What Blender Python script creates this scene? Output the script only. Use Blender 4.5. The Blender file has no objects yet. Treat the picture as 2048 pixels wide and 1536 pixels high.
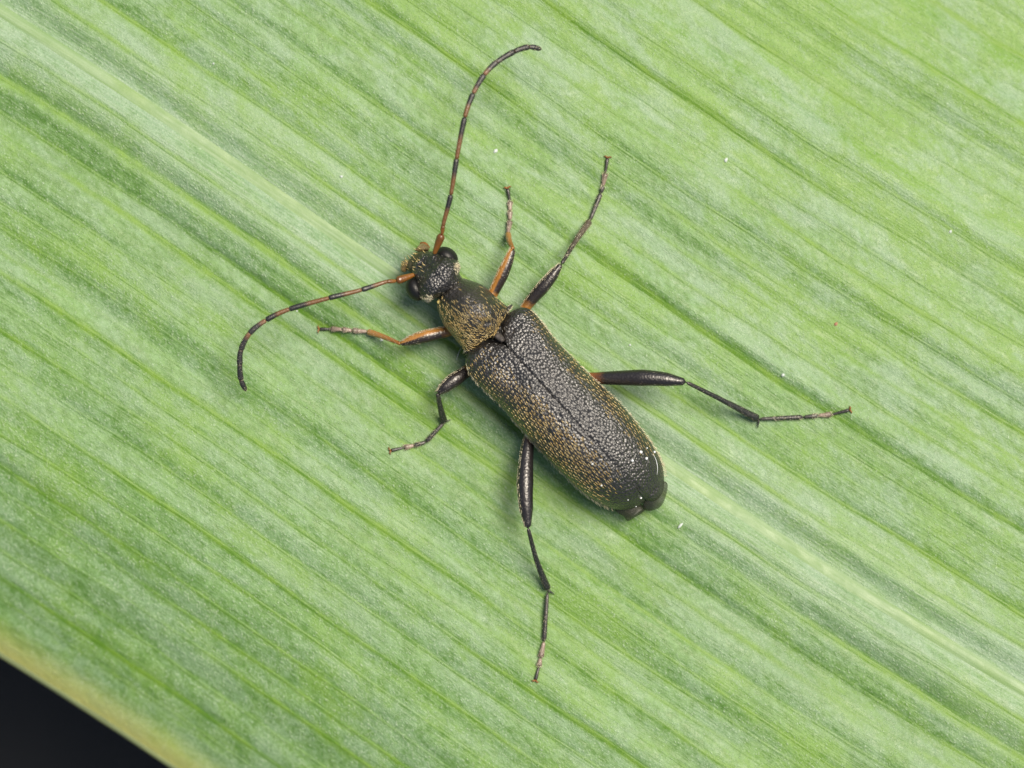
import bpy, bmesh, math, random
import numpy as np
from mathutils import Vector
from mathutils.bvhtree import BVHTree

random.seed(7)
rng = np.random.default_rng(7)
R = math.radians
scene = bpy.context.scene
col = scene.collection
scene.unit_settings.scale_length = 0.001          # one unit is one millimetre

# ------------------------------------------------------------------ camera
CAM_D = 60.0                                      # working distance, mm
cd = bpy.data.cameras.new('macro_camera')
cam = bpy.data.objects.new('macro_camera', cd)
col.objects.link(cam)
cam.location = (0, 0, CAM_D)
cd.sensor_width = 36.0
cd.lens = 36.0 * CAM_D / 20.48
cd.clip_start = 0.5
cd.clip_end = 5000
cd.dof.use_dof = True
cd.dof.focus_distance = CAM_D - 0.85
cd.dof.aperture_fstop = (cd.lens / 1000.0) / 1.9      # a lens opening of about 2 mm
scene.camera = cam

# ------------------------------------------------------------------ light
SUN_EL, SUN_AZ = R(66), R(50)                     # azimuth clockwise from +Y
w = bpy.data.worlds.new('World'); scene.world = w; w.use_nodes = True
wn = w.node_tree.nodes; wl = w.node_tree.links
bg = wn['Background']
sky = wn.new('ShaderNodeTexSky'); sky.sky_type = 'NISHITA'; sky.sun_disc = False
sky.sun_elevation = SUN_EL; sky.sun_rotation = SUN_AZ
sky.air_density = 1.0; sky.dust_density = 2.5; sky.ozone_density = 1.0
wl.new(sky.outputs[0], bg.inputs[0]); bg.inputs[1].default_value = 0.05
sd = bpy.data.lights.new('sun', 'SUN'); sd.energy = 2.6; sd.angle = R(29); sd.color = (1.0, 0.96, 0.89)
so = bpy.data.objects.new('sun', sd); col.objects.link(so)
sdir = Vector((math.sin(SUN_AZ) * math.cos(SUN_EL), math.cos(SUN_AZ) * math.cos(SUN_EL), math.sin(SUN_EL)))
so.rotation_euler = sdir.to_track_quat('Z', 'Y').to_euler(); so.location = sdir * 50
scene.view_settings.view_transform = 'Standard'
scene.view_settings.look = 'None'
scene.view_settings.exposure = 0.84
scene.view_settings.gamma = 1.0

# ------------------------------------------------------------------ helpers
def P(px, py, z=0.0):
    """photo position (2048 x 1536) and height in mm -> world"""
    k = 1.0 - np.asarray(z, float) / CAM_D
    return np.stack([(np.asarray(px, float) - 1024) / 100 * k, (768 - np.asarray(py, float)) / 100 * k,
                     np.asarray(z, float) + np.zeros_like(np.asarray(px, float))], -1)

def mesh_obj(name, verts, faces, mat, parent=None, attrs=None, smooth=True, off=(0, 0, 0)):
    me = bpy.data.meshes.new(name)
    v = np.asarray(verts, float) - np.asarray(off, float)
    f = np.asarray(faces)
    if f.ndim == 2:
        nf, k = f.shape
        me.vertices.add(len(v)); me.vertices.foreach_set('co', v.ravel())
        me.loops.add(nf * k); me.loops.foreach_set('vertex_index', f.ravel().astype(np.int32))
        me.polygons.add(nf); me.polygons.foreach_set('loop_start', np.arange(0, nf * k, k, dtype=np.int32))
        me.update(calc_edges=True)
    else:
        me.from_pydata([tuple(q) for q in v], [], [tuple(q) for q in faces])
    me.validate(); me.update()
    if smooth:
        me.polygons.foreach_set('use_smooth', np.ones(len(me.polygons), bool))
    for an, av in (attrs or {}).items():
        av = np.asarray(av, np.float32)
        if av.ndim == 1:
            a = me.attributes.new(an, 'FLOAT', 'POINT'); a.data.foreach_set('value', av)
        else:
            a = me.attributes.new(an, 'FLOAT_VECTOR', 'POINT'); a.data.foreach_set('vector', av.ravel())
    if mat: me.materials.append(mat)
    o = bpy.data.objects.new(name, me); col.objects.link(o)
    if parent: o.parent = parent
    return o

def tag(o, label=None, cat=None, group=None, kind=None):
    if label: o['label'] = label
    if cat: o['category'] = cat
    if group: o['group'] = group
    if kind: o['kind'] = kind
    return o

def grid_faces(n, m, wrap_n=False):
    i = np.arange(n if wrap_n else n - 1); j = np.arange(m - 1)
    I, J = np.meshgrid(i, j, indexing='ij'); I2 = (I + 1) % n
    return np.stack([I * m + J, I2 * m + J, I2 * m + J + 1, I * m + J + 1], -1).reshape(-1, 4)

def catmull(pts, n, closed=False):
    p = np.asarray(pts, float); k = len(p)
    if closed: q = np.vstack([p[-1:], p, p[:2]]); segs = k
    else: q = np.vstack([2 * p[0] - p[1], p, 2 * p[-1] - p[-2]]); segs = k - 1
    out = []
    for s in range(segs):
        a, b, c, d = q[s:s + 4]
        t = np.linspace(0, 1, 24, endpoint=False)[:, None]
        out.append(0.5 * (2 * b + (c - a) * t + (2 * a - 5 * b + 4 * c - d) * t ** 2 + (3 * b - a - 3 * c + d) * t ** 3))
    out = np.vstack(out + [p[:1] if closed else p[-1:]])
    L = np.r_[0, np.cumsum(np.linalg.norm(np.diff(out[:, :2], axis=0), axis=1))]
    u = np.linspace(0, L[-1], n, endpoint=not closed)
    return np.stack([np.interp(u, L, out[:, c]) for c in range(p.shape[1])], -1)

# ------------------------------------------------------------------ node helpers
class NT:
    def __init__(s, name):
        s.m = bpy.data.materials.new(name); s.m.use_nodes = True
        s.n = s.m.node_tree.nodes; s.l = s.m.node_tree.links; s.b = s.n['Principled BSDF']
    def node(s, t, **kw):
        x = s.n.new(t)
        for k, v in kw.items(): setattr(x, k, v)
        return x
    def link(s, a, b): s.l.new(a, b)
    def setin(s, sock, v):
        if hasattr(v, 'is_output'): s.l.new(v, sock)
        else: sock.default_value = v
    def attr(s, name, out='Fac'): x = s.node('ShaderNodeAttribute'); x.attribute_name = name; return x.outputs[out]
    def obj(s): return s.node('ShaderNodeTexCoord').outputs['Object']
    def mapping(s, v, scale, loc=(0, 0, 0)):
        x = s.node('ShaderNodeMapping'); s.link(v, x.inputs['Vector']); x.inputs['Scale'].default_value = scale
        x.inputs['Location'].default_value = loc; return x.outputs[0]
    def noise(s, v, scale=1.0, detail=3.0, rough=0.55, dist=0.0):
        x = s.node('ShaderNodeTexNoise'); s.link(v, x.inputs['Vector']); x.inputs['Scale'].default_value = scale
        x.inputs['Detail'].default_value = detail; x.inputs['Roughness'].default_value = rough
        x.inputs['Distortion'].default_value = dist; return x.outputs['Fac']
    def voro(s, v, scale=1.0, rnd=1.0, feature='F1'):
        x = s.node('ShaderNodeTexVoronoi', feature=feature); s.link(v, x.inputs['Vector'])
        x.inputs['Scale'].default_value = scale; x.inputs['Randomness'].default_value = rnd; return x
    def rng(s, v, a, b, c=0.0, d=1.0, smooth=True):
        x = s.node('ShaderNodeMapRange'); x.interpolation_type = 'SMOOTHSTEP' if smooth else 'LINEAR'
        s.setin(x.inputs['Value'], v)
        for i, q in zip(('From Min', 'From Max', 'To Min', 'To Max'), (a, b, c, d)): s.setin(x.inputs[i], q)
        return x.outputs[0]
    def math(s, op, a, b=0.0, c=None):
        x = s.node('ShaderNodeMath', operation=op); s.setin(x.inputs[0], a); s.setin(x.inputs[1], b)
        if c is not None: s.setin(x.inputs[2], c)
        return x.outputs[0]
    def mix(s, f, a, b):
        x = s.node('ShaderNodeMix', data_type='RGBA'); s.setin(x.inputs[0], f)
        s.setin(x.inputs[6], a if hasattr(a, 'is_output') else (*a, 1)); s.setin(x.inputs[7], b if hasattr(b, 'is_output') else (*b, 1))
        return x.outputs[2]
    def bump(s, h, strength, dist, n=None):
        x = s.node('ShaderNodeBump'); s.link(h, x.inputs['Height']); x.inputs['Strength'].default_value = strength
        x.inputs['Distance'].default_value = dist
        if n is not None: s.link(n, x.inputs['Normal'])
        return x.outputs[0]
    def out(s, color=None, rough=None, spec=None, normal=None, metal=None):
        b = s.b
        b.inputs['Specular Tint'].default_value = (1.0, .93, .83, 1)
        if color is not None: s.setin(b.inputs['Base Color'], color if hasattr(color, 'is_output') else (*color, 1))
        if rough is not None: s.setin(b.inputs['Roughness'], rough)
        if spec is not None: s.setin(b.inputs['Specular IOR Level'], spec)
        if metal is not None: s.setin(b.inputs['Metallic'], metal)
        if normal is not None: s.link(normal, b.inputs['Normal'])
        return s.m

# ================================================================== LEAF
# slope of the veins along the leaf, and its integral: the midrib line
_sx = np.array([-2600, -900, 0, 350, 700, 1100, 1500, 2048, 2700, 4600], float)
_ss = np.array([.50, .58, .62, .68, .70, .695, .655, .60, .57, .50])
_gx = np.arange(-2600, 4601, 4.0)
_gs = np.interp(_gx, _sx, _ss)
_gm = np.r_[0, np.cumsum((_gs[1:] + _gs[:-1]) / 2 * 4.0)]
_gm = _gm - np.interp(0, _gx, _gm) + 20
def mid(x): return np.interp(x, _gx, _gm)
def taper(x):
    x = np.asarray(x, float)
    t = np.clip(np.maximum((-350 - x) / 2200, (x - 2400) / 2150), 0, 1)
    return np.sqrt(np.clip(1 - t ** 2, 0.0008, 1))
D_MIN, D_MAX = -1760.0, 1284.0
#            offset from the midrib (px), strength, half width (px)
VEINS = [(-1700, .6, 7), (-1620, .5, 6), (-1540, .7, 7), (-1455, .5, 6), (-1390, .4, 5), (-1330, .5, 5), (-1265, .9, 7), (-1200, .35, 5), (-1130, .9, 7), (-1075, .3, 4), (-1040, .45, 5), (-965, .9, 7),
         (-895, .3, 5), (-830, .5, 5), (-758, 1., 8), (-690, .35, 5), (-632, .7, 7), (-570, .4, 5), (-512, .9, 7),
         (-450, .5, 5), (-389, .6, 6), (-316, .9, 8), (-262, .35, 4), (-205, .45, 5), (-150, .85, 6), (-87, 1., 7),
         (62, .85, 6), (132, 1., 8), (202, .8, 6), (250, 1., 8), (325, .6, 5), (385, .5, 5), (432, .6, 6), (480, .45, 5), (526, 1., 8),
         (585, .4, 5), (640, .95, 7), (705, .5, 5), (778, .9, 7), (845, .6, 6), (910, .6, 6), (965, .85, 7),
         (1019, .9, 7), (1081, .6, 6), (1140, .9, 6), (1180, .5, 5)]
_vp = rng.uniform(0, 6.28, (len(VEINS), 4))
def wob(i, x):
    a = _vp[i]
    return 2.6 * np.sin(x / 171 + a[0]) + 1.6 * np.sin(x / 67 + a[1]) + .8 * np.sin(x / 29 + a[2])
def vstr(i, x):
    a = _vp[i]
    return VEINS[i][1] * np.clip(0.72 + .32 * np.sin(x / 260 + a[3]) + .22 * np.sin(x / 97 + a[0]), .25, 1.1)
_wk = [(rng.uniform(48, 75), rng.uniform(0, 6.28), rng.uniform(900, 1800), .005) for _ in range(3)] + \
      [(rng.uniform(85, 150), rng.uniform(0, 6.28), rng.uniform(900, 1800), .011) for _ in range(4)] + \
      [(rng.uniform(230, 420), rng.uniform(0, 6.28), rng.uniform(1200, 2400), .030) for _ in range(3)]
def leaf_surface(x, d):
    """height (mm) and vein closeness at along-position x and across-position d (photo px)"""
    x, d = np.broadcast_arrays(np.asarray(x, float), np.asarray(d, float))
    z = np.zeros(x.shape); vein = np.zeros(x.shape)
    for wl_, ph, lx, am in _wk:
        z += am * np.sin(d / wl_ * 6.283 + ph + .8 * np.sin(x / lx * 6.283 + ph * 3))
    z *= 1 - .5 * np.clip((d - 450) / 250, 0, 1)
    fold = 1 - .4 * np.clip((d - 450) / 250, 0, 1) - .25 * np.clip((-300 - d) / 300, 0, 1) + 1.5 * np.exp(-((d - 190) / 160) ** 2)
    for i, (dv, s, hw) in enumerate(VEINS):
        q = (d - dv - wob(i, x))
        st = vstr(i, x)
        g = np.exp(-(q / (hw * 1.9)) ** 2)
        z += fold * (-0.017 * st * g + 0.009 * st * np.exp(-((q + hw * 3.2) / (hw * 2.2)) ** 2))
        vein = np.maximum(vein, st * np.exp(-(q / (hw * 1.1)) ** 2))
    z += -0.11 * np.exp(-(d / 34) ** 2) + 0.05 * np.exp(-((np.abs(d) - 66) / 30) ** 2)
    z += np.where(d > 640, -((d - 640) / 100) ** 2 * 0.042, 0)
    z += np.where(d > 1225, -((d - 1225) / 59) ** 2.2 * 0.05, 0)
    z += np.where(d < -420, -((-420 - d) / 100) ** 2 * 0.008, 0)
    z += np.where(x < -300, -((-300 - x) / 100) ** 2 * 0.012, 0) + np.where(x > 2350, -((x - 2350) / 100) ** 2 * 0.012, 0)
    return z, vein
def leaf_point(x, d, dz=0.0):
    z, v = leaf_surface(x, d)
    z = z + dz
    return P(x, mid(x) + np.asarray(d) * taper(x), z), v
def leaf_z(px, py):
    return float(leaf_surface(px, (py - mid(px)) / taper(px))[0])

def leaf_material(name, midrib=False):
    t = NT(name)
    co = t.attr('luv', 'Vector'); vein = t.attr('vein'); edge = t.attr('edge')
    nb = t.noise(t.mapping(co, (.5, 1.35, 1)), 1, 5, .6, .3)
    nm = t.noise(t.mapping(co, (2.3, 4.6, 1), (3, 7, 0)), 1, 4, .62, .4)
    nc = t.noise(t.mapping(co, (5.5, 9, 1), (9, 2, 0)), 1, 3, .6)
    ny = t.noise(t.mapping(co, (.33, .75, 1), (13, 5, 0)), 1, 4, .6, .5)
    st = t.noise(t.mapping(co, (1.3, 30, 1)), 1, 2, .5)
    blotch = t.math('ADD', t.math('MULTIPLY', nb, .20), t.math('ADD', t.math('MULTIPLY', nm, .38), t.math('MULTIPLY', nc, .42)))
    sx = t.node('ShaderNodeSeparateXYZ'); t.link(co, sx.inputs[0]); across = sx.outputs[1]
    blotch = t.math('SUBTRACT', blotch, t.math('MULTIPLY', t.rng(t.math('ABSOLUTE', t.math('SUBTRACT', across, 1.65)), 1.7, .5), .045))
    f = t.rng(blotch, .37, .63)
    c = t.mix(f, (.084, .186, .025), (.194, .330, .108))
    yel = t.math('ADD', ny, t.math('MULTIPLY', nm, .35))
    yel = t.math('ADD', yel, t.rng(across, -1.0, -9.0, -.03, .13))
    c = t.mix(t.math('MULTIPLY', t.rng(yel, .58, .84), .70), c, (.165, .300, .026))
    haze_ = t.noise(t.mapping(co, (.55, 1.1, 1), (31, 17, 0)), 1, 5, .65, .6)
    nearmid = t.rng(t.math('ABSOLUTE', across), 1.5, .25)
    wf = t.math('ADD', t.math('MULTIPLY', nearmid, .28), t.math('MULTIPLY', t.rng(t.math('ADD', haze_, t.math('MULTIPLY', nc, .3)), .56, .80), t.rng(across, 1.0, -3.0, .34, .50)))
    c = t.mix(wf, c, (.285, .385, .255))  # whitish sheen beside the midrib and haze patches, painted into the colour
    sw = t.math('ADD', .08, t.math('MULTIPLY', nearmid, .26))
    c = t.mix(t.math('MULTIPLY', t.rng(st, .42, .66), sw), c, (.40, .46, .33))
    c = t.mix(t.math('MULTIPLY', t.rng(st, .44, .26), sw), c, (.07, .15, .035))
    # glints off epidermal cells and wax grains, painted as whitish dots
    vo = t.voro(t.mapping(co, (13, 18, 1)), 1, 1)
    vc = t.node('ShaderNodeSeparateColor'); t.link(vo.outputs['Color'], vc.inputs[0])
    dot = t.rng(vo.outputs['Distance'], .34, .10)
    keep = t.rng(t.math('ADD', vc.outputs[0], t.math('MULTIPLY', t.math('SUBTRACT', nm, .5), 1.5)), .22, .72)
    grain = t.math('MULTIPLY', dot, keep)  # coarser layer of the painted glints
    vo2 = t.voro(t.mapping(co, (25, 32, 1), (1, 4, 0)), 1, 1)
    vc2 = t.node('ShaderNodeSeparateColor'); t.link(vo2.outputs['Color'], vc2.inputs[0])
    glint2 = t.math('MULTIPLY', t.rng(vo2.outputs['Distance'], .38, .12), t.rng(vc2.outputs[1], .30, .9))
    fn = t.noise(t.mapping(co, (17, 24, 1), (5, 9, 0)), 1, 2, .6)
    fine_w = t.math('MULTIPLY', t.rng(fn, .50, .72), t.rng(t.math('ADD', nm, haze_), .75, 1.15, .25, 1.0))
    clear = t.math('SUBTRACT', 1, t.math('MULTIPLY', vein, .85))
    glint = t.math('MULTIPLY', t.math('MINIMUM', t.math('ADD', t.math('MULTIPLY', grain, .8), t.math('ADD', t.math('MULTIPLY', glint2, .42), t.math('MULTIPLY', fine_w, .55))), 1), clear)
    c = t.mix(t.math('MULTIPLY', t.math('MULTIPLY', t.rng(fn, .50, .30), clear), .40), c, (.055, .135, .018))
    vcol = t.mix(t.rng(nm, .35, .65), (.092, .205, .010), (.150, .270, .018))
    c = t.mix(t.math('MULTIPLY', t.math('MINIMUM', t.math('MULTIPLY', vein, 1.4), 1), .88), c, vcol)
    if midrib:
        mb = t.noise(t.mapping(co, (.6, 16, 1), (4, 1, 0)), 1, 3, .55)
        c = t.mix(t.rng(mb, .3, .7), (.172, .276, .092), (.238, .336, .158))
        c = t.mix(t.math('MULTIPLY', t.rng(nb, .45, .7), .5), c, (.165, .275, .050))
        glint = t.math('MULTIPLY', glint, .12)
    c = t.mix(t.math('MULTIPLY', glint, .60), c, (.56, .66, .43))  # glint dots mixed into the base colour
    c = t.mix(t.math('MULTIPLY', edge, t.rng(nm, .1, .6, .55, .95)), c, (.50, .48, .135))
    h = t.math('ADD', t.math('MULTIPLY', nc, .5), t.math('ADD', t.math('MULTIPLY', st, .7), t.math('MULTIPLY', glint, 1.1)))
    nrm = t.bump(h, .55 if not midrib else .25, .03)
    t.out(c, t.rng(nm, .3, .7, .40, .58), .5, nrm)
    return t.m

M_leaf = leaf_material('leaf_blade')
M_midrib = leaf_material('leaf_midrib', True)
leaf = bpy.data.objects.new('leaf', None); col.objects.link(leaf)
tag(leaf, 'broad pale green leaf with fine parallel veins that fills the ground beneath the beetle', 'leaf')
def edge_attr(d): return np.clip((d - 1205) / 78, 0, 1) ** 1.4
xs = np.unique(np.r_[np.linspace(-2540, -200, 50), np.arange(-200, 2260, 9.0), np.linspace(2260, 4540, 50)])
ds = np.unique(np.r_[np.arange(D_MIN, -1400, 12.0), np.arange(-1400, D_MAX, 4.0), D_MAX])
X, Dg = np.meshgrid(xs, ds, indexing='ij')
pv, vv = leaf_point(X, Dg)
luv = np.stack([X * 1.2 / 100, Dg / 100 * .85, 0 * X], -1)
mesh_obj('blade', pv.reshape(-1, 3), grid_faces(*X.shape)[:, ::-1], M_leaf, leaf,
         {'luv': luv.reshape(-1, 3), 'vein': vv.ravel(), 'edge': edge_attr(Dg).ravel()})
def strip(name, dfun, hw, crown, mat, xs_, n=7, sink=-.004):
    """a low rounded rib lying on the blade"""
    q = np.linspace(-1, 1, n)
    Xs, Q = np.meshgrid(xs_, q, indexing='ij')
    Dv = dfun(Xs) + Q * hw
    p, v = leaf_point(Xs, Dv, sink + crown * (1 - Q ** 2))
    l = np.stack([Xs * 1.2 / 100, Dv / 100 * .85, 0 * Xs], -1)
    return mesh_obj(name, p.reshape(-1, 3), grid_faces(*Xs.shape)[:, ::-1], mat, leaf,
                    {'luv': l.reshape(-1, 3), 'vein': v.ravel(), 'edge': edge_attr(Dv).ravel()})
xv = np.unique(np.r_[np.linspace(-2500, -200, 40), np.arange(-200, 2260, 12.0), np.linspace(2260, 4500, 40)])
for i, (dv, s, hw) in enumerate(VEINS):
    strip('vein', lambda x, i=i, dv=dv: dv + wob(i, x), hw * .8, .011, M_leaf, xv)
strip('midrib', lambda x: 1.5 * np.sin(x / 210) + 1.0 * np.sin(x / 83), 15, .028, M_midrib, xv, 11)

# rolled margin along the lower edge of the leaf
t = NT('leaf_margin')
co = t.attr('luv', 'Vector')
nm = t.noise(t.mapping(co, (1.1, 2, 1)), 1, 3, .6)
c = t.mix(t.rng(nm, .35, .65), (.15, .18, .085), (.25, .28, .11))
c = t.mix(t.math('MULTIPLY', t.rng(t.attr('tone'), .37, .47), t.rng(nm, .35, .62, .3, 1)), c, (.34, .13, .045))
t.out(c, .5, .4); M_margin = t.m
def margin(sign, dm):
    a = np.linspace(-.25 * math.pi, 1.35 * math.pi, 15)
    Xs, A = np.meshgrid(xv, a, indexing='ij')
    base, _ = leaf_point(Xs, np.full_like(Xs, dm))
    up = np.stack([0 * A, 0 * A, np.sin(math.pi / 2 - A)], -1)
    sl = np.interp(Xs, _gx, _gs); nx = np.stack([-sl, -np.ones_like(sl), 0 * sl], -1)
    nx /= np.linalg.norm(nx, axis=-1, keepdims=True)
    rad = .12
    p = base + (nx * np.cos(math.pi / 2 - A)[..., None] * sign + up) * rad + np.array([0, 0, -rad])
    tone = (a - a[0]) / (a[-1] - a[0]) + 0 * Xs
    l = np.stack([Xs / 100, A, 0 * Xs], -1)
    mesh_obj('margin', p.reshape(-1, 3), grid_faces(*Xs.shape), M_margin, leaf, {'luv': l.reshape(-1, 3), 'tone': tone.ravel()})
margin(1, D_MAX)

# ================================================================== GROUND
t = NT('dark_soil'); o_ = t.obj()
n1 = t.noise(o_, .05, 6, .6); n2 = t.noise(o_, .6, 4, .6)
t.out(t.mix(n1, (.022, .022, .022), (.040, .039, .037)), .9, .2, t.bump(n2, .6, 2.0))
g = 26
gx = np.sign(np.linspace(-1, 1, g)) * np.abs(np.linspace(-1, 1, g)) ** 2.5 * 3000
GX, GY = np.meshgrid(gx, gx, indexing='ij')
tag(mesh_obj('ground', np.stack([GX, GY, -34 + 1.2 * np.sin(GX / 17) * np.cos(GY / 23)], -1).reshape(-1, 3), grid_faces(g, g), t.m), kind='structure')

# ================================================================== BEETLE
ROOT = P(1050, 760, 0.05)
beetle = bpy.data.objects.new('beetle', None); col.objects.link(beetle)
beetle.location = ROOT
tag(beetle, 'slender black longhorn beetle with golden hairs and orange-ringed antennae standing on the leaf', 'beetle')
AX = np.array([.680, .733])                       # head -> tail on the photo
def part(name, v, f, mat, parent=None, attrs=None):
    return mesh_obj(name, v, f, mat, parent or beetle, attrs, True, ROOT)

# ---- materials
def cuticle(name, a, b, scale, bump, rough, spec=.5, coat=.35):
    t = NT(name); o_ = t.obj()
    v = t.voro(o_, scale, .85)
    n = t.noise(o_, 1.4, 4, .6)
    fine = t.noise(o_, 38, 2, .6)
    c = t.mix(t.rng(n, .35, .68), a, b)
    d = v.outputs['Distance']
    h = t.math('ADD', t.math('SUBTRACT', 1, t.math('MULTIPLY', t.math('MULTIPLY', d, d), 2.2)), t.math('MULTIPLY', fine, .18))
    nb_ = t.bump(h, bump, .040)
    t.out(c, t.rng(fine, .3, .7, rough - .05, rough + .1), spec, nb_)
    t.link(nb_, t.b.inputs['Coat Normal']); t.b.inputs['Coat Weight'].default_value = coat; t.b.inputs['Coat Roughness'].default_value = .36
    return t.m
M_ely = cuticle('wing_case_black', (.012, .0105, .009), (.022, .018, .0145), 17, .42, .34, 1.0, .6)
M_pro = cuticle('pronotum_black', (.013, .011, .009), (.026, .021, .015), 19, .34, .36, .9)
M_head = cuticle('head_black', (.009, .0088, .0085), (.015, .0138, .013), 19, .42, .33, .95)
M_body = cuticle('underside_black', (.012, .011, .010), (.022, .019, .015), 12, .5, .5, .4)
t = NT('eye_black'); v = t.voro(t.obj(), 34, .1)
t.out((.007, .007, .007), .46, .5, t.bump(v.outputs['Distance'], .25, .01)); M_eye = t.m
def plain(name, ca, cb, rough=.4, spec=.5, metal=0.0, scale=9):
    t = NT(name); n = t.noise(t.obj(), scale, 3, .6)
    t.out(t.mix(t.rng(n, .3, .7), ca, cb), rough, spec, t.bump(n, .2, .02), metal); return t.m
M_gold = plain('golden_hair', (.80, .52, .16), (.97, .74, .34), .32, .7, .30, 6)
M_sheen = plain('sheen_hair', (.42, .39, .33), (.60, .56, .48), .36, .7, .2, 6)  # grey sheen of the wing cases put into the hair colour
M_pale = plain('pale_hair', (.60, .50, .30), (.78, .70, .48), .42, .5, .15, 6)
M_grey = plain('grey_hair', (.22, .19, .15), (.36, .32, .25), .4, .5, .1, 6)
M_scut = plain('scutellum_grey', (.05, .042, .035), (.13, .108, .09), .35, .5)
M_claw = plain('claw_amber', (.20, .075, .02), (.33, .13, .035), .3, .5)
M_lip = plain('mouth_amber', (.13, .085, .03), (.34, .25, .12), .28, .5)
M_clyp = plain('clypeus_olive', (.030, .030, .016), (.075, .068, .032), .36, .5)
def limb_mat(name, base, tip, lo, hi, side=None, rough=.34):
    t = NT(name); o_ = t.obj()
    n = t.noise(o_, 7, 3, .6); fine = t.noise(o_, 34, 2, .6)
    f = t.rng(t.math('ADD', t.attr('tone'), t.math('MULTIPLY', t.math('SUBTRACT', n, .5), .16)), lo, hi)
    if side is not None:
        s = t.rng(t.math('ADD', t.attr('side'), t.math('MULTIPLY', t.math('SUBTRACT', n, .5), .3)), side[1], side[0])
        f = t.math('MULTIPLY', f, s)
    c = t.mix(f, base, tip)
    v = t.voro(o_, 22, .9)
    t.out(c, t.rng(fine, .3, .7, rough - .04, rough + .1), 1.0, t.bump(v.outputs['Distance'], .26, .02))
    return t.m
OR = (.39, .165, .028); BK = (.011, .010, .010); RB = (.24, .080, .014)
M_femF = limb_mat('femur_front', OR, (.020, .012, .009), .24, .36, (-.12, .22))
M_femM = limb_mat('femur_middle', OR, (.016, .011, .009), .20, .36)
M_femH = limb_mat('femur_hind', (.23, .075, .016), (.013, .010, .010), .10, .26)
M_tibF = limb_mat('tibia_front', (.28, .105, .018), (.36, .17, .045), .1, .8)
M_tibM = limb_mat('tibia_middle', (.022, .017, .013), (.085, .060, .036), .1, .7, None, .42)
M_tibD = limb_mat('tibia_dark', (.022, .018, .013), (.009, .010, .008), .0, .3, None, .45)
M_tarL = limb_mat('tarsus_brown', (.32, .225, .165), (.13, .085, .06), .2, 1.0, None, .4)
M_tarD = limb_mat('tarsus_dark', (.060, .050, .040), (.026, .022, .018), .0, .6, None, .42)
M_scape = limb_mat('antenna_orange', (.22, .080, .009), (.13, .044, .006), .3, 1.0)
M_seg = limb_mat('antenna_ringed', (.150, .060, .013), BK, .40, .66, None, .45)
M_segM = limb_mat('antenna_grey_brown', (.19, .085, .035), (.030, .026, .024), .10, .50, None, .48)
M_segD = limb_mat('antenna_black', (.060, .032, .017), (.014, .013, .012), .0, .16, None, .5)

# ---- shells: rings from an outline up to a spine
BVH = []
def shell(name, outline, spine, ztop, zedge, zbot, mat, n=140, closed=True, s_lim=(0.0, 1.0), pw=2.2, nr=26, inset=.80,
          dz=None, parent=None, tail=7, local=False):
    out = catmull(outline, n, closed)
    a, b = np.array(spine[0], float), np.array(spine[1], float)
    L = np.linalg.norm(b - a); u = (b - a) / L
    s = ((out - a) @ u) / L
    mid_ = sum(s_lim) / 2; hl = (s_lim[1] - s_lim[0]) / 2
    s = mid_ + hl * np.tanh((s - mid_) / hl * 1.25) / math.tanh(1.25)
    s = np.clip(s, *s_lim)
    sk = a + u * (s * L)[:, None]
    r = np.sin(np.linspace(0, math.pi / 2, nr))
    zt = np.interp(s, *zip(*ztop)); ze = np.interp(s, *zip(*zedge))
    pxy = sk[:, None] + (out - sk)[:, None] * r[None, :, None]
    ztl = np.interp(np.clip(((pxy - a) @ u) / L, 0, 1.15), *zip(*ztop)) if local else zt[:, None]
    ztl = np.maximum(ztl, ze[:, None] + .03)
    z = ze[:, None] + (ztl - ze[:, None]) * (1 - r[None] ** pw) ** (1 / pw)
    if dz is not None: z = z + dz(pxy, r[None] + 0 * z, s[:, None] + 0 * z)
    rt = np.linspace(0, 1, tail + 1)[1:]
    rr = 1 - (1 - inset) * rt ** 2
    pt = sk[:, None] + (out - sk)[:, None] * rr[None, :, None]
    zb = ze[:, None] + (zbot - ze)[:, None] * rt[None]
    pxy = np.concatenate([pxy, pt], 1); z = np.concatenate([z, zb], 1)
    V = P(pxy[..., 0], pxy[..., 1], z)
    F = grid_faces(V.shape[0], V.shape[1], closed)
    o = part(name, V.reshape(-1, 3), F, mat, parent)
    o_v = V.reshape(-1, 3)
    BVH.append(BVHTree.FromPolygons([tuple(q) for q in o_v], [tuple(int(k) for k in q) for q in F]))
    return o, V[:, :nr], pxy[:, :nr]
def cast(px, py, only=None):
    c0 = Vector((0, 0, CAM_D)); d = (Vector(P(px, py, 0.0)) - c0).normalized(); best = None
    for b in (only or BVH):
        h = b.ray_cast(c0, d)
        if h[0] is not None and (best is None or h[3] < best[1]): best = (h[0], h[3], h[1])
    return best

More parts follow.
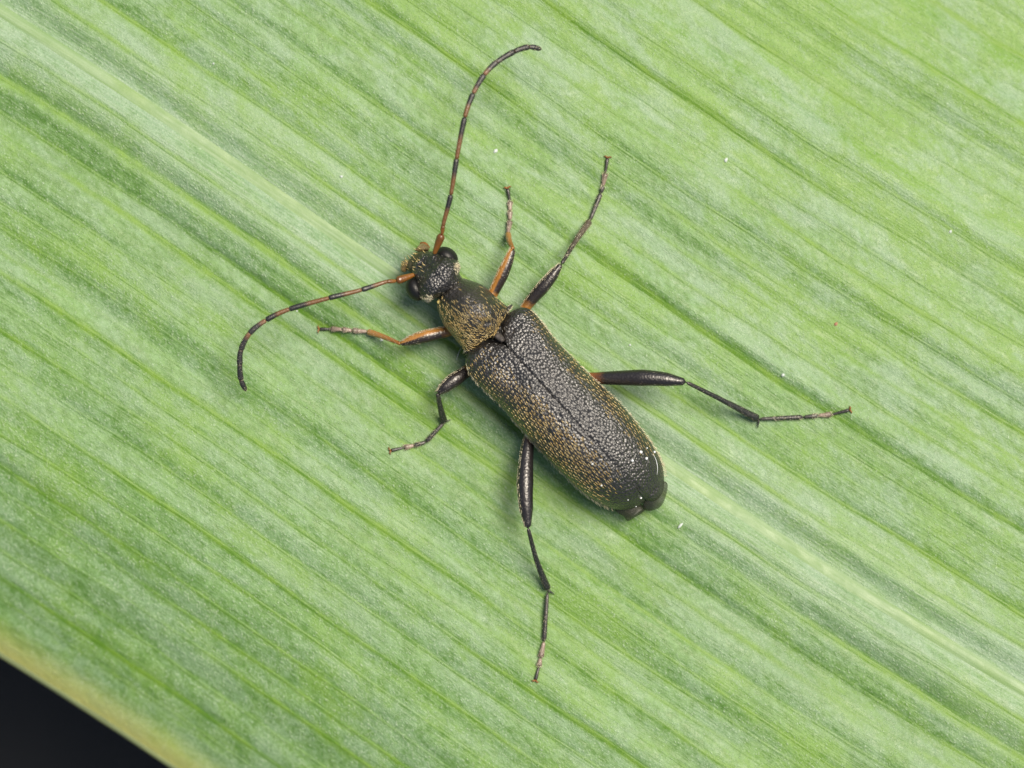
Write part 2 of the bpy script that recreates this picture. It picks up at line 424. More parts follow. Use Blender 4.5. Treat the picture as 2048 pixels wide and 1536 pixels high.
def hair_mesh(name, base, nrm, dirs, length, width, mat, parent, lift=.35, bend=.5):
    """pointed, slightly curved hairs, three sides each"""
    n = len(base)
    d = dirs - nrm * np.sum(dirs * nrm, 1, keepdims=True); d /= np.linalg.norm(d, axis=1, keepdims=True) + 1e-9
    sd = np.cross(nrm, d)
    ln = np.asarray(length).reshape(-1, 1) * np.ones((n, 1)); wd = np.asarray(width).reshape(-1, 1) * np.ones((n, 1))
    d1 = d + nrm * lift; d1 /= np.linalg.norm(d1, axis=1, keepdims=True)
    d2 = d + nrm * lift * (1 - 2 * bend); d2 /= np.linalg.norm(d2, axis=1, keepdims=True)
    c0 = base - nrm * .008; c1 = c0 + d1 * ln * .5; c2 = c1 + d2 * ln * .5
    def ring(c, w_): return [c + sd * w_, c + nrm * w_ * .8, c - sd * w_]
    vs = ring(c0, wd * .5) + ring(c1, wd * .5) + [c2]
    V = np.stack(vs, 1).reshape(-1, 3)
    q = np.array([[0, 1, 4], [0, 4, 3], [1, 2, 5], [1, 5, 4], [3, 4, 6], [4, 5, 6], [2, 0, 3], [2, 3, 5], [5, 3, 6]])
    F = (np.arange(n)[:, None, None] * 7 + q[None]).reshape(-1, 3)
    o = part(name, V, F, mat, parent)
    o['kind'] = 'stuff'
    return o
def scatter(V, n, closed, keep=None, spacing=None):
    """random points on a ring grid; returns positions, normals, (i, j)"""
    A = V if not closed else np.concatenate([V, V[:1]], 0)
    a, b, c, d = A[:-1, :-1], A[1:, :-1], A[1:, 1:], A[:-1, 1:]
    N = np.cross(c - a, d - b); ar = np.linalg.norm(N, axis=-1)
    N = N / (ar[..., None] + 1e-12); N = np.where(N[..., 2:3] < 0, -N, N)
    pr = ar.ravel() / ar.sum()
    k = rng.choice(len(pr), n, p=pr)
    u, v = rng.random((2, n, 1))
    f = lambda q: q.reshape(-1, 3)[k]
    pos = (f(a) * (1 - u) + f(b) * u) * (1 - v) + (f(d) * (1 - u) + f(c) * u) * v
    nn = f(N)
    if spacing:                                    # thin out hairs that stand too close
        cell = {}; ok = np.zeros(n, bool)
        for i in range(n):
            key = tuple((pos[i] / spacing).astype(int)); hit = False
            for dx in (-1, 0, 1):
                for dy in (-1, 0, 1):
                    for dzz in (-1, 0, 1):
                        for q in cell.get((key[0] + dx, key[1] + dy, key[2] + dzz), ()):
                            if np.sum((pos[q] - pos[i]) ** 2) < spacing ** 2: hit = True
            if not hit: ok[i] = True; cell.setdefault(key, []).append(i)
        pos, nn = pos[ok], nn[ok]
    if keep is not None:
        m = keep(pos); pos, nn = pos[m], nn[m]
    return pos, nn
def w2px(p):
    k = 1 - p[:, 2] / CAM_D
    return np.stack([p[:, 0] / k * 100 + 1024, 768 - p[:, 1] / k * 100], -1)
def pdir(dx, dy): v = np.array([dx, -dy, 0.0]); return v / np.linalg.norm(v)

Z2 = lambda q: [(900 + .306 * a, 590 + .306 * b) for a, b in q]
Z1 = lambda q: [(760 + .1758 * a, 450 + .1758 * b) for a, b in q]

# ---- elytra
SUT = (np.array([1003., 681.]), np.array([1291., 996.]))
ELY_R = Z2([(336, 268), (334, 205), (368, 135), (445, 84), (520, 92), (588, 160), (690, 292), (850, 455), (960, 565), (1100, 695), (1232, 850),
            (1330, 990), (1384, 1100), (1400, 1195), (1396, 1270), (1368, 1325), (1328, 1350), (1284, 1344)])
ELY_L = Z2([(320, 296), (262, 296), (190, 318), (122, 375), (100, 440), (128, 520), (220, 622), (330, 725), (440, 852), (540, 965), (640, 1072), (750, 1180),
            (850, 1278), (950, 1346), (1060, 1396), (1150, 1404), (1222, 1384), (1276, 1346)])
def ely_dz(sgn):
    nvec = np.array([.733, -.680])
    def f(pxy, r, s):
        w_ = np.abs((pxy - SUT[0]) @ nvec)
        z = -.024 * np.exp(-(w_ / 2.2) ** 2) + .012 * np.exp(-((w_ - 6) / 4) ** 2)
        z += .06 * np.exp(-((s - .07) / .05) ** 2) * np.exp(-((w_ - 70) / 40) ** 2)            # shoulder bump
        z += -.03 * np.exp(-((s - .16) / .07) ** 2) * np.exp(-((w_ - 34) / 20) ** 2)           # hollow behind the scutellum
        return z
    return f
_u = np.linspace(0, 1.15, 70)
ZT = list(zip(_u, 1.76 - .36 * np.clip(1 - _u / .42, 0, 1) ** 2.2 - .80 * np.clip((_u - .50) / .50, 0, 1) ** 2.2))
ZE = [(0, 1.02), (.2, .92), (.6, .80), (.85, .66), (1, .42)]
NV = np.array([.733, -.680])
elys = []
for nm_, outl, sg in (('elytron', ELY_R, 1), ('elytron', ELY_L, -1)):
    sp = (SUT[0] + NV * sg * .25, SUT[1] + NV * sg * .25)
    elys.append(shell(nm_, outl, sp, ZT, ZE, .62, M_ely, 190, False, (.055, .93), 2.25, 34, .93, ely_dz(sg), None, 7, True))
def ely_hair(pos, lo=.0, hi=.90, rnd=.12):
    s = ((w2px(pos) - SUT[0]) @ AX) / 412
    return (s > lo + rng.normal(0, .02, len(s))) & (s < hi + rng.normal(0, .035, len(s)))
for (eo, EV, ep), sg in zip(elys, (1, -1)):
    P_, N_, LAT, S_ = [], [], [], []
    for ai, a_ in enumerate(np.arange(-18, 400, 8.8)):
        for b_ in np.arange(3 + (ai % 2) * 2.5, 150, 5.0):
            q = SUT[0] + AX * (a_ + rng.normal(0, 1.1) + b_ * .10) + NV * sg * (b_ + rng.normal(0, .9))
            h = cast(q[0], q[1], BVH[0 if sg > 0 else 1:1 if sg > 0 else 2])
            if h is None: continue
            P_.append(h[0]); N_.append(h[1] if False else h[2]); LAT.append(b_); S_.append(a_ / 412)
    pos, nn, LAT, S_ = np.array(P_), np.array(N_), np.array(LAT), np.array(S_)
    nn = np.where(nn[:, 2:3] < 0, -nn, nn)
    k = (rng.random(len(nn)) > .04) & (nn[:, 2] > .12) & (S_ < .86 + rng.normal(0, .035, len(S_))); pos, nn, LAT, S_ = pos[k], nn[k], LAT[k], S_[k]
    n = len(pos)
    dr = pdir(*AX)[None] + pdir(*NV)[None] * sg * (.10 + rng.normal(0, .05, (n, 1))) + rng.normal(0, .03, (n, 3))
    ln = rng.uniform(.115, .150, n) * np.clip(.75 + S_, .8, 1.15)
    gold = rng.random(n) < (np.clip((LAT - 52) / 24 + S_ * .3, 0, 1) if sg > 0 else np.clip((LAT - 18) / 24 + S_ * .9 - .1, 0, 1))
    hair_mesh('gold_hair', pos[gold], nn[gold], dr[gold], ln[gold], rng.uniform(.0095, .0130, gold.sum()), M_gold, eo, .12, .5)
    g2 = ~gold
    hair_mesh('grey_hair', pos[g2], nn[g2], dr[g2], ln[g2] * .85, .0105, M_sheen, eo, .12, .55)  # hairs coloured to carry the painted sheen
    # pale fringe down the outer edge
    E = EV[:, -1]; k = rng.integers(30, 165, 420)
    pos = E[k] + (E[np.minimum(k + 1, len(E) - 1)] - E[k]) * rng.random((420, 1))
    pos[:, 2] += rng.uniform(-.05, .16, 420)
    outw = pdir(*NV)[None] * sg * np.ones((420, 1)) + rng.normal(0, .2, (420, 3))
    outw = outw / np.linalg.norm(outw, axis=1, keepdims=True)
    hair_mesh('edge_hair', pos - outw * .01, outw, pdir(*AX)[None] + rng.normal(0, .2, (420, 3)), rng.uniform(.08, .13, 420), .0125, M_pale, eo, .5, .6)

# ---- pronotum
PRO = Z1([(930, 606), (1060, 640), (1180, 692), (1290, 790), (1395, 885), (1462, 940), (1450, 1000), (1405, 1085), (1352, 1180), (1318, 1248), (1270, 1280), (1200, 1318), (1110, 1368),
          (1035, 1412), (975, 1428), (900, 1345), (822, 1250), (742, 1150), (690, 1050), (658, 930), (680, 800), (760, 712), (850, 642)])
def pro_dz(pxy, r, s):
    q = pxy - np.array(Z1([(1190, 1110)])[0])
    z = -.07 * np.exp(-((q[..., 0] / 9) ** 2 + (q[..., 1] / 7) ** 2))
    z += -.14 * np.exp(-((s - 1.02) / .10) ** 2)
    q = pxy - np.array(Z1([(1330, 1215)])[0])
    z += .10 * np.exp(-((q[..., 0]) ** 2 + (q[..., 1]) ** 2) / 18 ** 2)
    return z
pro, PV, _ = shell('pronotum', PRO, Z1([(800, 680), (1300, 1240)]), [(0, 1.40), (.25, 1.70), (.5, 1.86), (.75, 1.76), (1, 1.40)],
                   [(0, .95), (.5, .88), (1, .95)], .55, M_pro, 170, True, (.10, .95), 2.1, 28, .86, pro_dz)
pos, nn = scatter(PV, 11000, True, None, .043)
n = len(pos); c_ = np.array(Z1([(1290, 1230)])[0]); d_ = c_ - w2px(pos)
sw = np.c_[d_[:, 0], -d_[:, 1], 0 * d_[:, 0]]; sw /= np.linalg.norm(sw, axis=1, keepdims=True) + 1e-6
dn = np.linalg.norm(d_, axis=1); lateral = d_ @ NV
dr = sw * .8 + pdir(*AX)[None] * .3
m = rng.random(n) < np.clip(1.1 - (dn - 40) / 62 + np.clip(lateral / 50, -.45, .7), .03, .85)
hair_mesh('gold_hair', pos[m], nn[m], (dr + rng.normal(0, .035, (n, 3)))[m], rng.uniform(.11, .15, m.sum()), rng.uniform(.0085, .0120, m.sum()), M_gold, pro, .15, .55)
m2 = ~m
hair_mesh('grey_hair', pos[m2], nn[m2], (dr + rng.normal(0, .1, (n, 3)))[m2], rng.uniform(.06, .10, m2.sum()), .0055, M_grey, pro, .12, .6)

# pointed hind corners with hair tufts
def tube(name, pts, rad, mat, parent=None, ns=14, n=None, attrs=True, side=None, flat=1.0, capr=.8):
    p = np.asarray(pts, float)                      # px, py, z
    n = n or max(8, 6 * len(p))
    tt = np.linspace(0, 1, len(p))
    dense = catmull(p, n) if len(p) > 2 else np.stack([np.interp(np.linspace(0, 1, n), tt, p[:, c]) for c in range(3)], -1)
    W = P(dense[:, 0], dense[:, 1], dense[:, 2])
    rad = np.asarray(rad, float); u = np.linspace(0, 1, n)
    if rad.ndim == 1: rr = np.interp(u, np.linspace(0, 1, len(rad)), rad)
    else: rr = np.interp(u, rad[:, 0], rad[:, 1])
    if capr:                                        # round the ends
        L = np.linalg.norm(np.diff(W, axis=0), axis=1).sum()
        e = np.minimum(u, 1 - u) * L / np.maximum(rr, 1e-6)
        rr = rr * np.sqrt(np.clip(1 - (1 - np.clip(e / capr, 0, 1)) ** 2, .02, 1))
    T = np.gradient(W, axis=0); T /= np.linalg.norm(T, axis=1, keepdims=True)
    S = np.cross(np.array([0, 0, 1.0])[None], T); S /= np.linalg.norm(S, axis=1, keepdims=True) + 1e-9
    N = np.cross(T, S)
    a = np.linspace(0, 2 * math.pi, ns, endpoint=False)
    off = (S[:, None] * np.cos(a)[None, :, None] + N[:, None] * np.sin(a)[None, :, None] * flat)
    V = W[:, None] + off * rr[:, None, None]
    F = []
    for i in range(n - 1):
        for j in range(ns):
            k = (j + 1) % ns
            F.append((i * ns + j, i * ns + k, (i + 1) * ns + k, (i + 1) * ns + j))
    Vf = np.vstack([V.reshape(-1, 3), W[:1], W[-1:]])
    F4 = np.array(F); c0 = n * ns; c1 = c0 + 1
    tri = [(c0, (j + 1) % ns, j) for j in range(ns)] + [(c1, (n - 1) * ns + j, (n - 1) * ns + (j + 1) % ns) for j in range(ns)]
    tone = np.r_[np.repeat(u, ns), 0, 1]
    at = {'tone': tone}
    if side is not None:
        sv = np.array(side); at['side'] = np.r_[(off @ sv).ravel(), 0, 0]
    me_faces = [tuple(q) for q in F4.tolist()] + tri
    me = bpy.data.meshes.new(name)
    me.from_pydata([tuple(q) for q in (Vf - ROOT)], [], me_faces); me.update()
    me.polygons.foreach_set('use_smooth', np.ones(len(me.polygons), bool))
    for an, av in at.items():
        x = me.attributes.new(an, 'FLOAT', 'POINT'); x.data.foreach_set('value', np.asarray(av, np.float32))
    me.materials.append(mat)
    o = bpy.data.objects.new(name, me); col.objects.link(o); o.parent = parent or beetle
    return o, V, off, T
def limb_hair(parent, V, off, T, n, length, width, mat, lo=.05, hi=.95, lift=.5, sel=None, name='leg_hair'):
    nn_, ns, _ = V.shape
    i = (rng.uniform(lo, hi, n) * (nn_ - 1)).astype(int); j = rng.integers(0, ns, n)
    nr = off[i, j] / np.linalg.norm(off[i, j], axis=1, keepdims=True)
    ok = nr[:, 2] > -.35
    if sel is not None: ok &= (nr @ np.array(sel)) > .62
    i, j, nr = i[ok], j[ok], nr[ok]
    f = rng.random((len(i), 1)); p = V[i, j] * (1 - f) + V[np.minimum(i + 1, nn_ - 1), j] * f
    hair_mesh(name, p, nr, T[i] + rng.normal(0, .15, (len(i), 3)), rng.uniform(.7, 1.2, len(i)) * length, width, mat, parent, lift, .6)
def zz(q, zs, f=Z1):
    return [(a, b, z) for (a, b), z in zip(f(q), zs)]
for pts in (zz([(1380, 985), (1450, 955), (1508, 902)], (1.05, 1.02, .98)), zz([(1060, 1385), (1000, 1425), (948, 1470)], (1.05, 1.0, .95))):
    o, V, off, T = tube('hind_corner', pts, [.085, .055, .008], M_pro, pro, 10, 14)
    limb_hair(o, V, off, T, 36, .09, .008, M_pale, .1, .95, .15, name='corner_hair')

# ---- scutellum, underside
tri_ = Z1([(1318, 1236), (1355, 1228), (1400, 1262), (1418, 1312), (1385, 1335), (1335, 1310), (1296, 1270)])
shell('scutellum', tri_, Z1([(1335, 1260), (1390, 1310)]), [(0, 1.44), (1, 1.50)], [(0, 1.34), (1, 1.40)], 1.2, M_scut, 48, True, (.1, .9), 2, 10, .8)
SH = lambda q, f: [tuple(np.array(c_) + (np.array(a) - np.array(c_)) * f) for a, c_ in zip(q, [(1140, 830)] * len(q))]
UND = Z2([(330, 110), (420, 130), (520, 160), (640, 300), (800, 480), (950, 640), (1100, 800), (1250, 980), (1330, 1130), (1340, 1240), (1250, 1300),
          (1120, 1340), (950, 1270), (760, 1120), (560, 900), (400, 740), (260, 600), (160, 500), (140, 400), (180, 310)])
shell('abdomen', UND, Z2([(240, 220), (1220, 1250)]), [(0, 1.2), (1, .85)], [(0, .7), (1, .6)], .22, M_body, 90, True, (.08, .95), 2.2, 12, .45)
NECK = Z1([(640, 790), (700, 640), (850, 560), (960, 640), (1150, 720), (1330, 860), (1480, 1000), (1400, 1180), (1180, 1400), (1010, 1420), (850, 1230), (720, 1010), (660, 880)])
shell('thorax', NECK, Z1([(820, 700), (1300, 1200)]), [(0, 1.2), (1, 1.3)], [(0, .75), (1, .7)], .25, M_body, 80, True, (.1, .9), 2.2, 12, .5)

# ---- folded membranous wing tip beyond the wing cases
t = NT('smoky_wing'); n_ = t.noise(t.obj(), 5, 3, .6)
t.out(t.mix(n_, (.010, .009, .007), (.034, .028, .020)), .45, .4, t.bump(n_, .4, .05))
t.b.inputs['Alpha'].default_value = .76; M_wing = t.m
for q, zt in ((Z2([(1280, 1330), (1340, 1290), (1395, 1220), (1422, 1240), (1412, 1310), (1384, 1375), (1340, 1402), (1290, 1410), (1262, 1380)]), .58),
              (Z2([(1080, 1385), (1160, 1380), (1240, 1370), (1280, 1385), (1262, 1420), (1210, 1452), (1160, 1478), (1135, 1446), (1090, 1420)]), .52)):
    cx = np.mean(q, 0)
    shell('wing_tip', q, (cx - AX * 12, cx + AX * 12), [(0, zt + .08), (1, zt + .02)], [(0, zt), (1, zt - .12)], zt - .06, M_wing, 60, True, (.1, .9), 2, 10, .97, None, None, 2)

# ---- head
HEAD = Z1([(925, 620), (900, 540), (905, 460), (868, 390), (790, 335), (690, 300), (600, 300), (520, 305), (450, 350), (395, 420), (365, 500), (372, 560), (390, 640),
           (405, 740), (450, 830), (520, 872), (590, 850), (640, 830), (700, 800), (800, 720)])
def head_dz(pxy, r, s):
    z = 0 * r
    for q in Z1([(600, 335), (395, 570)]):           # antennal sockets stand proud
        d2 = ((pxy - np.array(q)) ** 2).sum(-1); z = z + .10 * np.exp(-d2 / 9 ** 2)
    d2 = ((pxy - np.array(Z1([(545, 470)])[0])) @ np.array([-.733, .680])) ** 2
    return z - .05 * np.exp(-d2 / 4 ** 2) * np.exp(-((s - .75) / .25) ** 2)
head, HV, _ = shell('head', HEAD, Z1([(860, 760), (430, 400)]), [(0, 1.36), (.3, 1.58), (.6, 1.52), (1, 1.08)], [(0, .92), (1, .74)], .50, M_head, 150, True, (.10, .92), 2.8, 26, .8, head_dz)
pos, nn = scatter(HV, 700, True, None, .07)
hair_mesh('fine_hair', pos, nn, -pdir(*AX)[None] + rng.normal(0, .3, (len(pos), 3)), .07, .008, M_grey, head, .5, .6)
def ball(name, c, z, ax, rl, rs, rz, mat, parent, nu=28, nv=18, notch=None):
    """ellipsoid: centre px, long axis direction (px), half axes mm"""
    th = np.linspace(0, 2 * math.pi, nu, endpoint=False); ph = np.linspace(-math.pi / 2, math.pi / 2, nv)
    TH, PH = np.meshgrid(th, ph, indexing='ij')
    d1 = pdir(*ax); d2 = np.array([-d1[1], d1[0], 0])
    l = np.cos(PH) * np.cos(TH); s = np.cos(PH) * np.sin(TH); h = np.sin(PH)
    if notch is not None:                            # kidney shape: dent on one side
        k = 1 - .34 * np.exp(-((TH - notch + math.pi) % (2 * math.pi) - math.pi) ** 2 / .25) * np.cos(PH) ** 2
        l, s = l * k, s * k
    C = P(c[0], c[1], z)
    V = C + d1 * (l * rl)[..., None] + d2 * (s * rs)[..., None] + np.array([0, 0, 1.0]) * (h * rz)[..., None]
    F = grid_faces(nu, nv, True)
    BVH.append(BVHTree.FromPolygons([tuple(q) for q in V.reshape(-1, 3)], [tuple(int(k) for k in q) for q in F]))
    return part(name, V.reshape(-1, 3), F, mat, parent)
ball('eye', Z1([(760, 362)])[0], 1.00, (.85, .60), .240, .182, .26, M_eye, head, notch=math.pi / 2 + math.pi)
ball('eye', Z1([(400, 728)])[0], 1.00, (.45, .9), .248, .178, .26, M_eye, head, notch=math.pi / 2)
# pale hair patches behind the eyes
for c, n in (((885, 465), 90), ((525, 845), 90)):
    c = Z1([c])[0]
    pts = [cast(c[0] + rng.normal(0, 4.5), c[1] + rng.normal(0, 5)) for _ in range(n)]
    pts = [h for h in pts if h]
    if pts:
        nr = np.array([np.array(h[2]) * (1 if h[2].z > 0 else -1) for h in pts])
        hair_mesh('temple_hair', np.array([h[0] for h in pts]), nr, pdir(*AX)[None] + rng.normal(0, .4, (len(pts), 3)), .10, .014, M_pale, head, .4, .6)
# face plate and mouthparts, sloping down in front
CLY = Z1([(560, 300), (470, 300), (400, 315), (345, 370), (300, 430), (300, 500), (345, 540), (400, 545), (470, 470), (540, 380)])
shell('clypeus', CLY, Z1([(480, 430), (340, 430)]), [(0, 1.12), (1, .86)], [(0, .85), (1, .66)], .5, M_clyp, 70, True, (.15, .9), 2, 14, .8, None, head)
LAB = Z1([(330, 395), (290, 400), (245, 440), (228, 490), (240, 530), (285, 540), (320, 500), (345, 450)])
shell('labrum', LAB, Z1([(310, 430), (260, 500)]), [(0, .84), (1, .74)], [(0, .66), (1, .60)], .5, M_lip, 50, True, (.1, .9), 2, 10, .8, None, head)
MAN = Z1([(560, 290), (552, 245), (510, 215), (470, 212), (425, 245), (395, 290), (440, 305), (500, 300)])
shell('mandible', MAN, Z1([(530, 265), (430, 270)]), [(0, .80), (1, .72)], [(0, .64), (1, .60)], .46, M_lip, 44, True, (.1, .9), 2, 8, .85, None, head)
MAN = Z1([(300, 395), (262, 405), (235, 450), (232, 500), (262, 490), (300, 440)])
shell('mandible', MAN, Z1([(285, 415), (250, 475)]), [(0, .64), (1, .58)], [(0, .54), (1, .50)], .40, M_lip, 44, True, (.1, .9), 2, 8, .85, None, head)
tube('palp', zz([(560, 270), (510, 215), (455, 215)], (.66, .60, .50)), [.03, .04, .035], M_claw, head, 10, 14)
pos = np.array([h[0] for h in (cast(760 + .1758 * rng.uniform(240, 520), 450 + .1758 * rng.uniform(260, 530)) for _ in range(34)) if h])
if len(pos):
    hair_mesh('face_hair', pos, np.tile([0, 0, 1.0], (len(pos), 1)), -pdir(*AX)[None] + rng.normal(0, .35, (len(pos), 3)), rng.uniform(.07, .13, len(pos)), .008, M_gold, head, .25, .6)

# ---- antennae: the scape carries ten segments
ANT = [[(868, 508, 1.42), (884, 468, 1.62), (886, 451, 1.68), (902, 388, 1.80), (913.5, 316, 1.90), (930, 233, 1.95), (947, 186, 1.9), (969, 149, 1.85), (994, 124, 1.75), (1029, 103, 1.65), (1058, 94, 1.55), (1083, 98.5, 1.45)],
       [(829, 549, 1.40), (792, 562, 1.52), (774, 563, 1.56), (722, 580, 1.62), (656, 596.5, 1.65), (577, 619, 1.6), (531, 641, 1.55), (499, 667, 1.45), (482, 700, 1.3), (479.5, 729, 1.2), (482, 759, 1.05), (492, 782, .9)]]
for pts in ANT:
    pts = np.array(pts, float)
    h0 = cast(pts[0, 0], pts[0, 1]); dz0 = pts[0, 2] - (h0[0].z if h0 else 1.1) + .02
    pts[:, 2] -= dz0 * np.clip(1 - np.arange(12) / 7, 0, 1)     # rooted in the head
    full = catmull(pts, 400)
    def sub(a, b, n=6):
        ia = np.argmin(((full[:, :2] - a[:2]) ** 2).sum(1)); ib = np.argmin(((full[:, :2] - b[:2]) ** 2).sum(1))
        return full[np.linspace(ia, ib, n).astype(int)]
    a0 = None
    for k in range(11):
        q = sub(pts[k] - (pts[k + 1] - pts[k]) * .05, pts[k + 1]) if k > 1 else np.linspace(pts[k], pts[k + 1], 5)
        if k == 0: rd, mt = [(0, .040), (.15, .048), (.6, .075), (.85, .082), (1, .05)], M_scape
        elif k == 1: rd, mt = [(0, .030), (.5, .044), (1, .040)], M_scape
        else:
            b = .034 + .0018 * k if k < 8 else .050
            e = .052 + .001 * k if k < 8 else .060
            if k == 10: rd, mt = [(0, .040), (.4, .056), (.8, .048), (1, .02)], M_segD
            else: rd, mt = [(0, b), (.5, (b + e) / 2), (.88, e), (1, e * .9)], (M_seg if k < 6 else M_segM if k < 8 else M_segD)
        o, V, off, T = tube('antenna' if k == 0 else 'antenna_segment', q, rd, mt, a0 or beetle, 12, 22, capr=.35)
        if k == 0: a0 = o
        if k >= 2: limb_hair(a0, V, off, T, 46 if k > 5 else 26, .045, .007, M_grey if k < 6 else M_pale, .05, .97, .35, name='antenna_hair')

# ---- legs: the femur carries tibia, tarsal segments and claws
HEADDIR = pdir(-.68, -.73)
FZ = lambda p, r: (p[0], p[1], leaf_z(*p) + r)
def leg(fem, fz, frad, fmat, tib, trad, tmat, tars, tarmats, spur=None, fringe=None, hair=M_grey, tibhair=60):
    """fem/tib: px points, tars: px points from heel to claw"""
    fp = [(x, y, z) for (x, y), z in zip(fem, fz)]
    frad = [(a, b * 1.10) for a, b in frad]
    o, V, off, T = tube('leg', fp, frad, fmat, beetle, 18, 40, True, HEADDIR)
    limb_hair(o, V, off, T, 240, .06, .0045, hair, .2, .97, .22)
    if fringe is not None:
        limb_hair(o, V, off, T, 900, .075, .0095, M_pale, .15, .97, .3, fringe, name='fringe_hair')
    knee = np.array(fp[-1]); heel = FZ(tars[0], .09)
    n = len(tib)
    tp = [(x, y, knee[2] + (heel[2] - knee[2]) * k / (n - 1)) for k, (x, y) in enumerate(tib)]
    to, V, off, T = tube('tibia', tp, trad, tmat, o, 14, 30)
    limb_hair(o, V, off, T, tibhair * 3, .065, .0055, hair, .05, .97, .5)
    if spur is not None:
        e = tp[-1]; tube('spur', [e, ((e[0] + spur[0]) / 2, (e[1] + spur[1]) / 2, e[2] * .85), (spur[0], spur[1], e[2] * .7)], [.028, .016, .005], M_tibD, o, 8, 8)
    m = len(tars) - 1
    for k in range(m):
        a, b = FZ(tars[k], .085 - .012 * k), FZ(tars[k + 1], .075 - .012 * k)
        last = k == m - 1
        rd = [(0, .022), (.6, .032), (1, .040)] if last else [(0, .034), (.5, .046), (.85, .062), (1, .05)] if tarmats[k] is M_tarL else [(0, .034), (.6, .044), (1, .05)]
        ts, V, off, T = tube('tarsal_segment', [a, tuple((np.array(a) + np.array(b)) / 2 + np.array([0, 0, .01])), b], rd, tarmats[k], o, 12, 14)
        if not last: limb_hair(o, V, off, T, 60, .06, .006, M_pale, .3, .99, .55)
    e = np.array(FZ(tars[-1], .035)); dv = np.array(tars[-1]) - np.array(tars[-2]); dv = dv / np.linalg.norm(dv); nv = np.array([-dv[1], dv[0]])
    for sg in (-1, 1):
        p = [tuple(e), (*(e[:2] + dv * 3 + nv * sg * 4), e[2] + .02), (*(e[:2] + dv * 2 + nv * sg * 8.5), max(.01, e[2] - .03))]
        tube('claw', p, [.020, .016, .006], M_claw, o, 8, 10)

FR = lambda b, m, k: [(0, b), (.25, (b + m) / 2 + .01), (.58, m), (.82, m * .82), (.95, k), (1, k * .8)]
UL = HEADDIR.tolist()
# front right, front left
leg([(968, 622), (989, 581), (1009, 540), (1026, 497)], (.62, .68, .76, .78), FR(.055, .112, .065), M_femF, [(1026, 498), (1019, 483), (1016, 467)], [.040, .055, .062], M_tibF,
    [(1016, 467), (1020, 440), (1020, 422), (1020, 402), (1015, 377)], [M_tarL, M_tarL, M_tarL, M_tarD], None, pdir(-1, -.3).tolist(), M_pale, 20)
leg([(925, 655), (888, 664), (846, 674), (800, 688)], (.62, .66, .72, .66), FR(.070, .118, .05), M_femF, [(802, 688), (768, 674), (735, 663)], [.034, .052, .066], M_tibF,
    [(735, 663), (704, 661), (684, 659), (662, 658), (639, 658)], [M_tarL, M_tarL, M_tarL, M_tarD], None, pdir(-.2, -1).tolist(), M_pale, 40)
# middle right, middle left
leg([(1035, 640), (1057, 607), (1092, 567), (1123, 528)], (.60, .68, .80, .84), FR(.060, .120, .05), M_femM, [(1123, 528), (1150, 484), (1180, 441)], [.038, .050, .068], M_tibM,
    [(1180, 441), (1202, 386), (1206, 372), (1211, 346), (1215, 316)], [M_tarD, M_tarD, M_tarL, M_tarD], None, pdir(-1, -.6).tolist(), M_pale, 80)
leg([(955, 725), (930, 745), (903, 764), (875, 787)], (.60, .66, .76, .78), FR(.065, .130, .06), M_femM, [(875, 787), (881, 816), (888, 844)], [.040, .056, .078], M_tibD,
    [(888, 845), (852, 884), (828, 891), (808, 895), (782, 901)], [M_tarD, M_tarD, M_tarL, M_tarD], (903, 839), pdir(-.8, -.6).tolist(), M_grey, 40)
# hind right, hind left
leg([(1160, 752), (1200, 756), (1300, 756), (1372, 764)], (.60, .70, .95, 1.0), FR(.070, .150, .075), M_femH, [(1372, 764), (1446, 801), (1518, 839)], [.036, .050, .082], M_tibD,
    [(1518, 838), (1608, 834), (1636, 831), (1663, 829), (1699, 820)], [M_tarD, M_tarD, M_tarL, M_tarD], (1515, 857), None, M_grey, 70)
leg([(1075, 840), (1057, 880), (1050, 970), (1056, 1057)], (.60, .70, .92, .98), FR(.060, .152, .07), M_femH, [(1056, 1056), (1073, 1120), (1096, 1180)], [.036, .050, .076], M_tibD,
    [(1095, 1184), (1088, 1284), (1081, 1316), (1078, 1333), (1071, 1360)], [M_tarD, M_tarL, M_tarL, M_tarD], (1110, 1189), pdir(-1, .1).tolist(), M_grey, 70)

# ================================================================== GRAINS AND CRUMBS
M_white = plain('white_grain', (.72, .72, .68), (.86, .86, .82), .35, .5)
M_crumb = plain('pale_crumb', (.50, .54, .46), (.66, .68, .60), .35, .5)
M_yel = plain('yellow_grain', (.62, .47, .14), (.78, .62, .26), .4, .5)
M_red = plain('rusty_grain', (.36, .15, .09), (.50, .26, .16), .5, .4)
def grain(name, px, py, r, label, mat=M_white, asp=1.0, ang=0.0, group=None, cat='grain'):
    h = cast(px, py) if asp > 0 and 760 < px < 1340 and 450 < py < 1060 else None
    z = h[0].z if h else leaf_z(px, py)
    bm = bmesh.new(); bmesh.ops.create_icosphere(bm, subdivisions=3, radius=1)
    ph = rng.uniform(0, 6, 3)
    for v in bm.verts:
        k = 1 + .12 * math.sin(3.1 * v.co.x + ph[0]) * math.sin(2.7 * v.co.y + ph[1]) + .08 * math.sin(4.3 * v.co.z + ph[2])
        v.co = Vector((v.co.x * k * r * asp, v.co.y * k * r, v.co.z * k * r * .8))
    me = bpy.data.meshes.new(name); bm.to_mesh(me); bm.free()
    me.polygons.foreach_set('use_smooth', np.ones(len(me.polygons), bool)); me.materials.append(mat)
    o = bpy.data.objects.new(name, me); col.objects.link(o)
    c = P(px, py, z + r * .5); o.location = c; o.rotation_euler = (0, 0, ang)
    return tag(o, label, cat, group)
GP = 'white grains stuck to the wing cases'
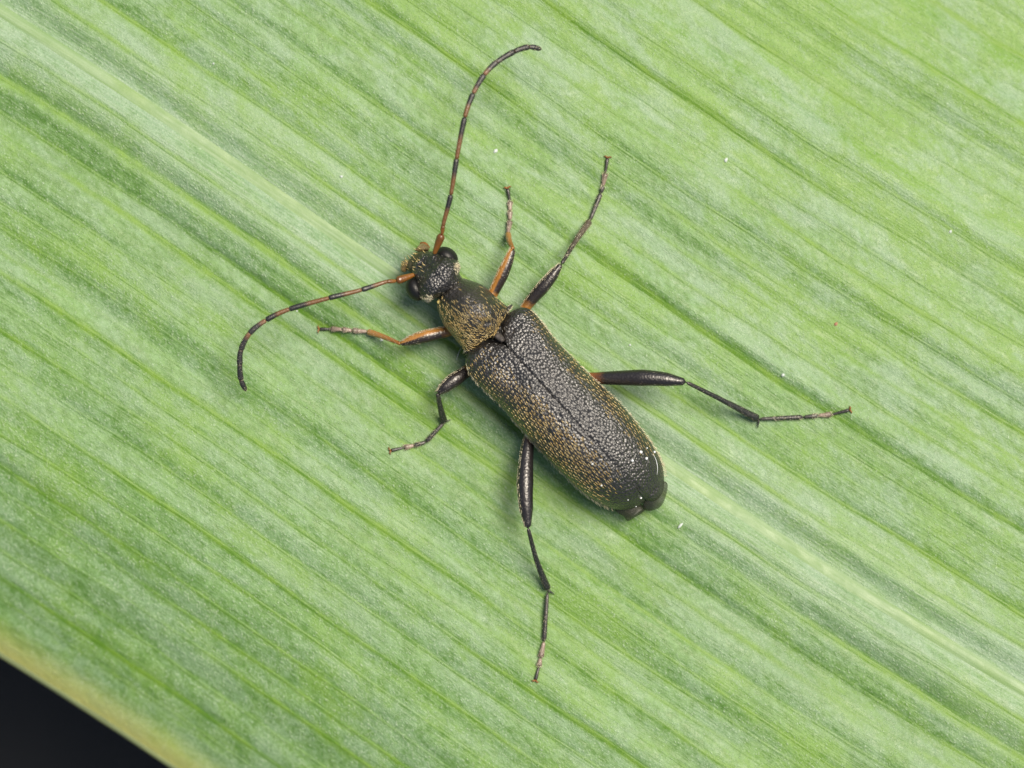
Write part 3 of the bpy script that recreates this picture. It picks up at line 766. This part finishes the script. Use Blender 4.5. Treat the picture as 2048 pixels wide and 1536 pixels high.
for px, py, r, lb in ((1282, 904, .028, 'round white grain at the left of the top pair on the right wing-case tip'),
                      (1309, 904, .024, 'white grain nearest the outer edge of the right wing-case tip'),
                      (1293, 917, .029, 'large round white grain in the middle of the cluster on the right wing-case tip'),
                      (1265, 921, .026, 'white grain of the cluster that lies closest to the wing-case seam'),
                      (1294, 896, .014, 'tiny white grain topmost of the cluster on the right wing-case tip'),
                      (1185, 928, .020, 'pinkish white grain among gold hairs on the left wing case'),
                      (1203, 971, .018, 'single white grain on the black tip of the left wing case'),
                      (1282, 996, .020, 'white grain at the very end of the wing-case seam'),
                      (1256, 1000, .012, 'tiny white grain just left of the end of the wing-case seam'),
                      (1272, 1013, .013, 'tiny white grain on the smoky wing tip behind the wing cases')):
    grain('pollen_grain', px, py, r, lb, M_white, 1.0, 0, GP)
grain('pollen_grain', 878, 604, .034, 'pale yellow grain at the front left corner of the pronotum', M_yel, 1.15, .6)
GL = 'white crumbs lying on the leaf'
for px, py, r, asp, ang, lb in ((991, 302, .035, 1.4, .8, 'white crumb on the leaf left above the upturned front foot'),
                                (1566, 750, .032, 1.1, .3, 'white crumb on the leaf right of the hind right knee'),
                                (1361, 1051, .026, 2.6, .75, 'long shiny white crumb on the leaf below the wing-case tips'),
                                (1452, 320, .030, 1.5, 1.3, 'oval white crumb on the leaf far right of the middle right foot'),
                                (683, 353, .026, 1.1, 0, 'white crumb on the leaf left of the upright antenna'),
                                (427, 127, .022, 1.0, 0, 'small white crumb near the top left above the midrib'),
                                (763, 680, .022, 1.4, .2, 'white crumb beside the orange front left shin'),
                                (1901, 463, .024, 1.3, 1.2, 'small white crumb near the right edge of the leaf view'),
                                (1260, 690, .020, 1.2, .3, 'white crumb on the leaf just right of the right wing case'),
                                (594, 622, .018, 1.0, .3, 'tiny white crumb beneath the left antenna')):
    grain('leaf_crumb', px, py, r, lb, M_crumb, asp, ang, GL, 'crumb')
grain('leaf_crumb', 1672, 648, .030, 'rusty red crumb on the leaf above the hind right foot', M_red, 1.3, .8, None, 'crumb')
def fibre(pts, r, label, lift=.03):
    pp = []
    for x, y in pts:
        h = cast(x, y); pp.append((x, y, (h[0].z if h else leaf_z(x, y)) + lift))
    o, *_ = tube('fibre', pp, [r * .6, r, r * .4], M_white, beetle, 8, 24)
    o.parent = None; o.location = ROOT
    return tag(o, label, 'fibre')
fibre([(1306, 908), (1312, 920), (1315, 935), (1314, 950)], .0065, 'thin curved white fibre on the right wing-case tip')
fibre([(921, 697), (917, 707), (913, 720)], .007, 'short pale fibre on the leaf beside the left hind corner of the pronotum')
